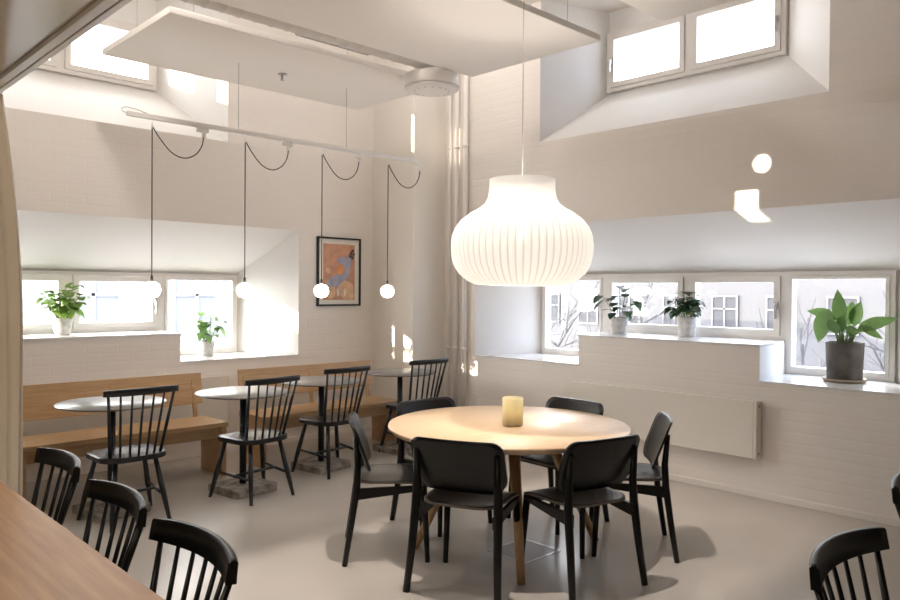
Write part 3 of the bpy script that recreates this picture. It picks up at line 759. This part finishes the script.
def tree(loc, label, seed):
    t = thing('bare_tree', label, 'tree', loc)
    rnd = random.Random(seed)
    m = MB(); m.tube([(0, 0, 0), (.1, .05, 3), (0, .1, 6)], [.28, .2, .14], 10); m.build('trunk', 'bark', t)
    m = MB()
    def br(p, d, ln, r, lev):
        q1 = p + d * ln * .5 + Vector((rnd.uniform(-.1, .1), rnd.uniform(-.1, .1), rnd.uniform(-.05, .1))) * ln; q2 = q1 + (d + Vector((rnd.uniform(-.3, .3), rnd.uniform(-.3, .3), rnd.uniform(-.1, .3)))).normalized() * ln * .5
        m.tube([p, q1, q2], [r, r * .75, r * .5], 5, caps=False)
        if lev < 3:
            for k in range(4):
                s = rnd.uniform(.3, 1); b = p.lerp(q1, s * 2) if s < .5 else q1.lerp(q2, s * 2 - 1)
                dd = (d + Vector((rnd.uniform(-1, 1), rnd.uniform(-1, 1), rnd.uniform(-.4, .8)))).normalized()
                br(b, dd, ln * rnd.uniform(.5, .7), r * .5, lev + 1)
    for k in range(9):
        a = 2 * PI * k / 9 + rnd.uniform(-.2, .2); br(Vector((0, .05, 4.2 + 2.4 * k / 9)), Vector((math.cos(a), math.sin(a), rnd.uniform(0, .6))).normalized(), rnd.uniform(1.4, 2.2), .06, 0)
    m.build('branches', 'bark', t)
tree((11.0, 8.4, -6), 'bare winter tree outside, behind the window left of the potted plants', 4)
tree((11.2, 2.6, -6), 'bare winter tree outside, behind the tall right window', 9)

# ------------------------------------------------------------------ light
w = bpy.data.worlds.new('sky'); S.world = w; w.use_nodes = True
nt = w.node_tree; bg = nt.nodes['Background']; bg.inputs[1].default_value = 1.
_tc = nt.nodes.new('ShaderNodeTexCoord'); _dp = nt.nodes.new('ShaderNodeVectorMath'); _dp.operation = 'DOT_PRODUCT'; _dp.inputs[1].default_value = (-.72, .69, 0)
_mr = nt.nodes.new('ShaderNodeMapRange'); _mr.inputs[1].default_value = -.9; _mr.inputs[2].default_value = .9
_mx = nt.nodes.new('ShaderNodeMix'); _mx.data_type = 'RGBA'; _mx.inputs['A'].default_value = (2.4, 2.95, 4.0, 1); _mx.inputs['B'].default_value = (17.5, 17, 16.6, 1)
nt.links.new(_tc.outputs['Generated'], _dp.inputs[0]); nt.links.new(_dp.outputs['Value'], _mr.inputs[0]); nt.links.new(_mr.outputs[0], _mx.inputs['Factor']); nt.links.new(_mx.outputs['Result'], bg.inputs[0])
def light(name, kind, loc, energy, col, **k):
    d = bpy.data.lights.new(name, kind); d.energy = energy; d.color = col
    for a, b in k.items():
        if a != 'rot': setattr(d, a, b)
    o = bpy.data.objects.new(name, d); COL.objects.link(o); o.location = loc
    return o
sd = Vector((.935, -.348, -.150)).normalized()
o = light('sun', 'SUN', (0, 12, 6), 9., (1., .86, .68), angle=R(.2)); o.rotation_euler = sd.to_track_quat('-Z', 'Y').to_euler()
def portal(loc, direc, sx, sy):
    o = light('sky_portal', 'AREA', loc, 1., (1, 1, 1), shape='RECTANGLE', size=sx, size_y=sy); o.rotation_euler = Vector(direc).to_track_quat('-Z', 'Z').to_euler(); o.data.cycles.is_portal = True
portal((XO + .12, 3.41, 1.31), (-1, 0, 0), 3.5, .9); portal((XO + .12, 3.43, 3.83), (-1, 0, 0), 1.9, .65)
portal((2.19, YO + .12, 1.29), (0, -1, 0), 3.5, .9); portal((2.1, YO + .12, 3.76), (0, -1, 0), 1.9, .65)
WARM = (1., .895, .79)
light('pendant_bulb', 'POINT', (LX, LY, 1.588 + .30), 34, WARM, shadow_soft_size=.07)
o = light('ceiling_spot', 'SPOT', (2.72, 2.79, 4.25), 260, WARM, shadow_soft_size=.04, spot_size=R(62), spot_blend=.6); o.rotation_euler = Vector((.62, .12, -4.25)).to_track_quat('-Z', 'Y').to_euler()

SOFT = (1., .93, .86)
for x, y, e in ((1.55, 4.2, 50), (4.75, 5.2, 9)): light('ceiling_fill', 'POINT', (x, y, 4.15), e, SOFT, shadow_soft_size=.15)  # unseen fill lights, added to brighten the walls and the pipe corner
light('low_ceiling_fill', 'POINT', (-.7, 1.4, 2.4), 28, SOFT, shadow_soft_size=.15)  # added fill without a fixture, lifts the oak table and low ceiling

# ------------------------------------------------------------------ camera
cam = bpy.data.cameras.new('camera'); co = bpy.data.objects.new('camera', cam); COL.objects.link(co); S.camera = co
cam.sensor_width = 36.; cam.lens = 747. / 900. * 36.; cam.clip_start = .02
pitch, roll, yaw = 1.15864142e-02, 7.78554277e-03, 7.67308311e-01
cy, sy = math.cos(yaw), math.sin(yaw)
A = Matrix(((cy, -sy, 0), (0, 0, -1), (sy, cy, 0)))
c, s = math.cos(pitch), math.sin(pitch); Pm = Matrix(((1, 0, 0), (0, c, -s), (0, s, c)))
c, s = math.cos(roll), math.sin(roll); Rm = Matrix(((c, -s, 0), (s, c, 0), (0, 0, 1)))
W = (Rm @ Pm @ A).transposed()                                     # camera (x right, y down, z forward) to world
rot = Matrix((W.col[0], -W.col[1], -W.col[2])).transposed()
co.matrix_world = Matrix.Translation((0, 0, 1.55)) @ rot.to_4x4()

S.view_settings.view_transform = 'Standard'; S.view_settings.look = 'None'; S.view_settings.gamma = 1.; S.view_settings.use_curve_mapping = False
S.view_settings.exposure = .62
S.cycles.max_bounces = 10; S.cycles.diffuse_bounces = 6; S.cycles.transparent_max_bounces = 16; S.cycles.sample_clamp_indirect = 6.
S.cycles.caustics_reflective = False; S.cycles.caustics_refractive = False
S.cycles.use_denoising = True
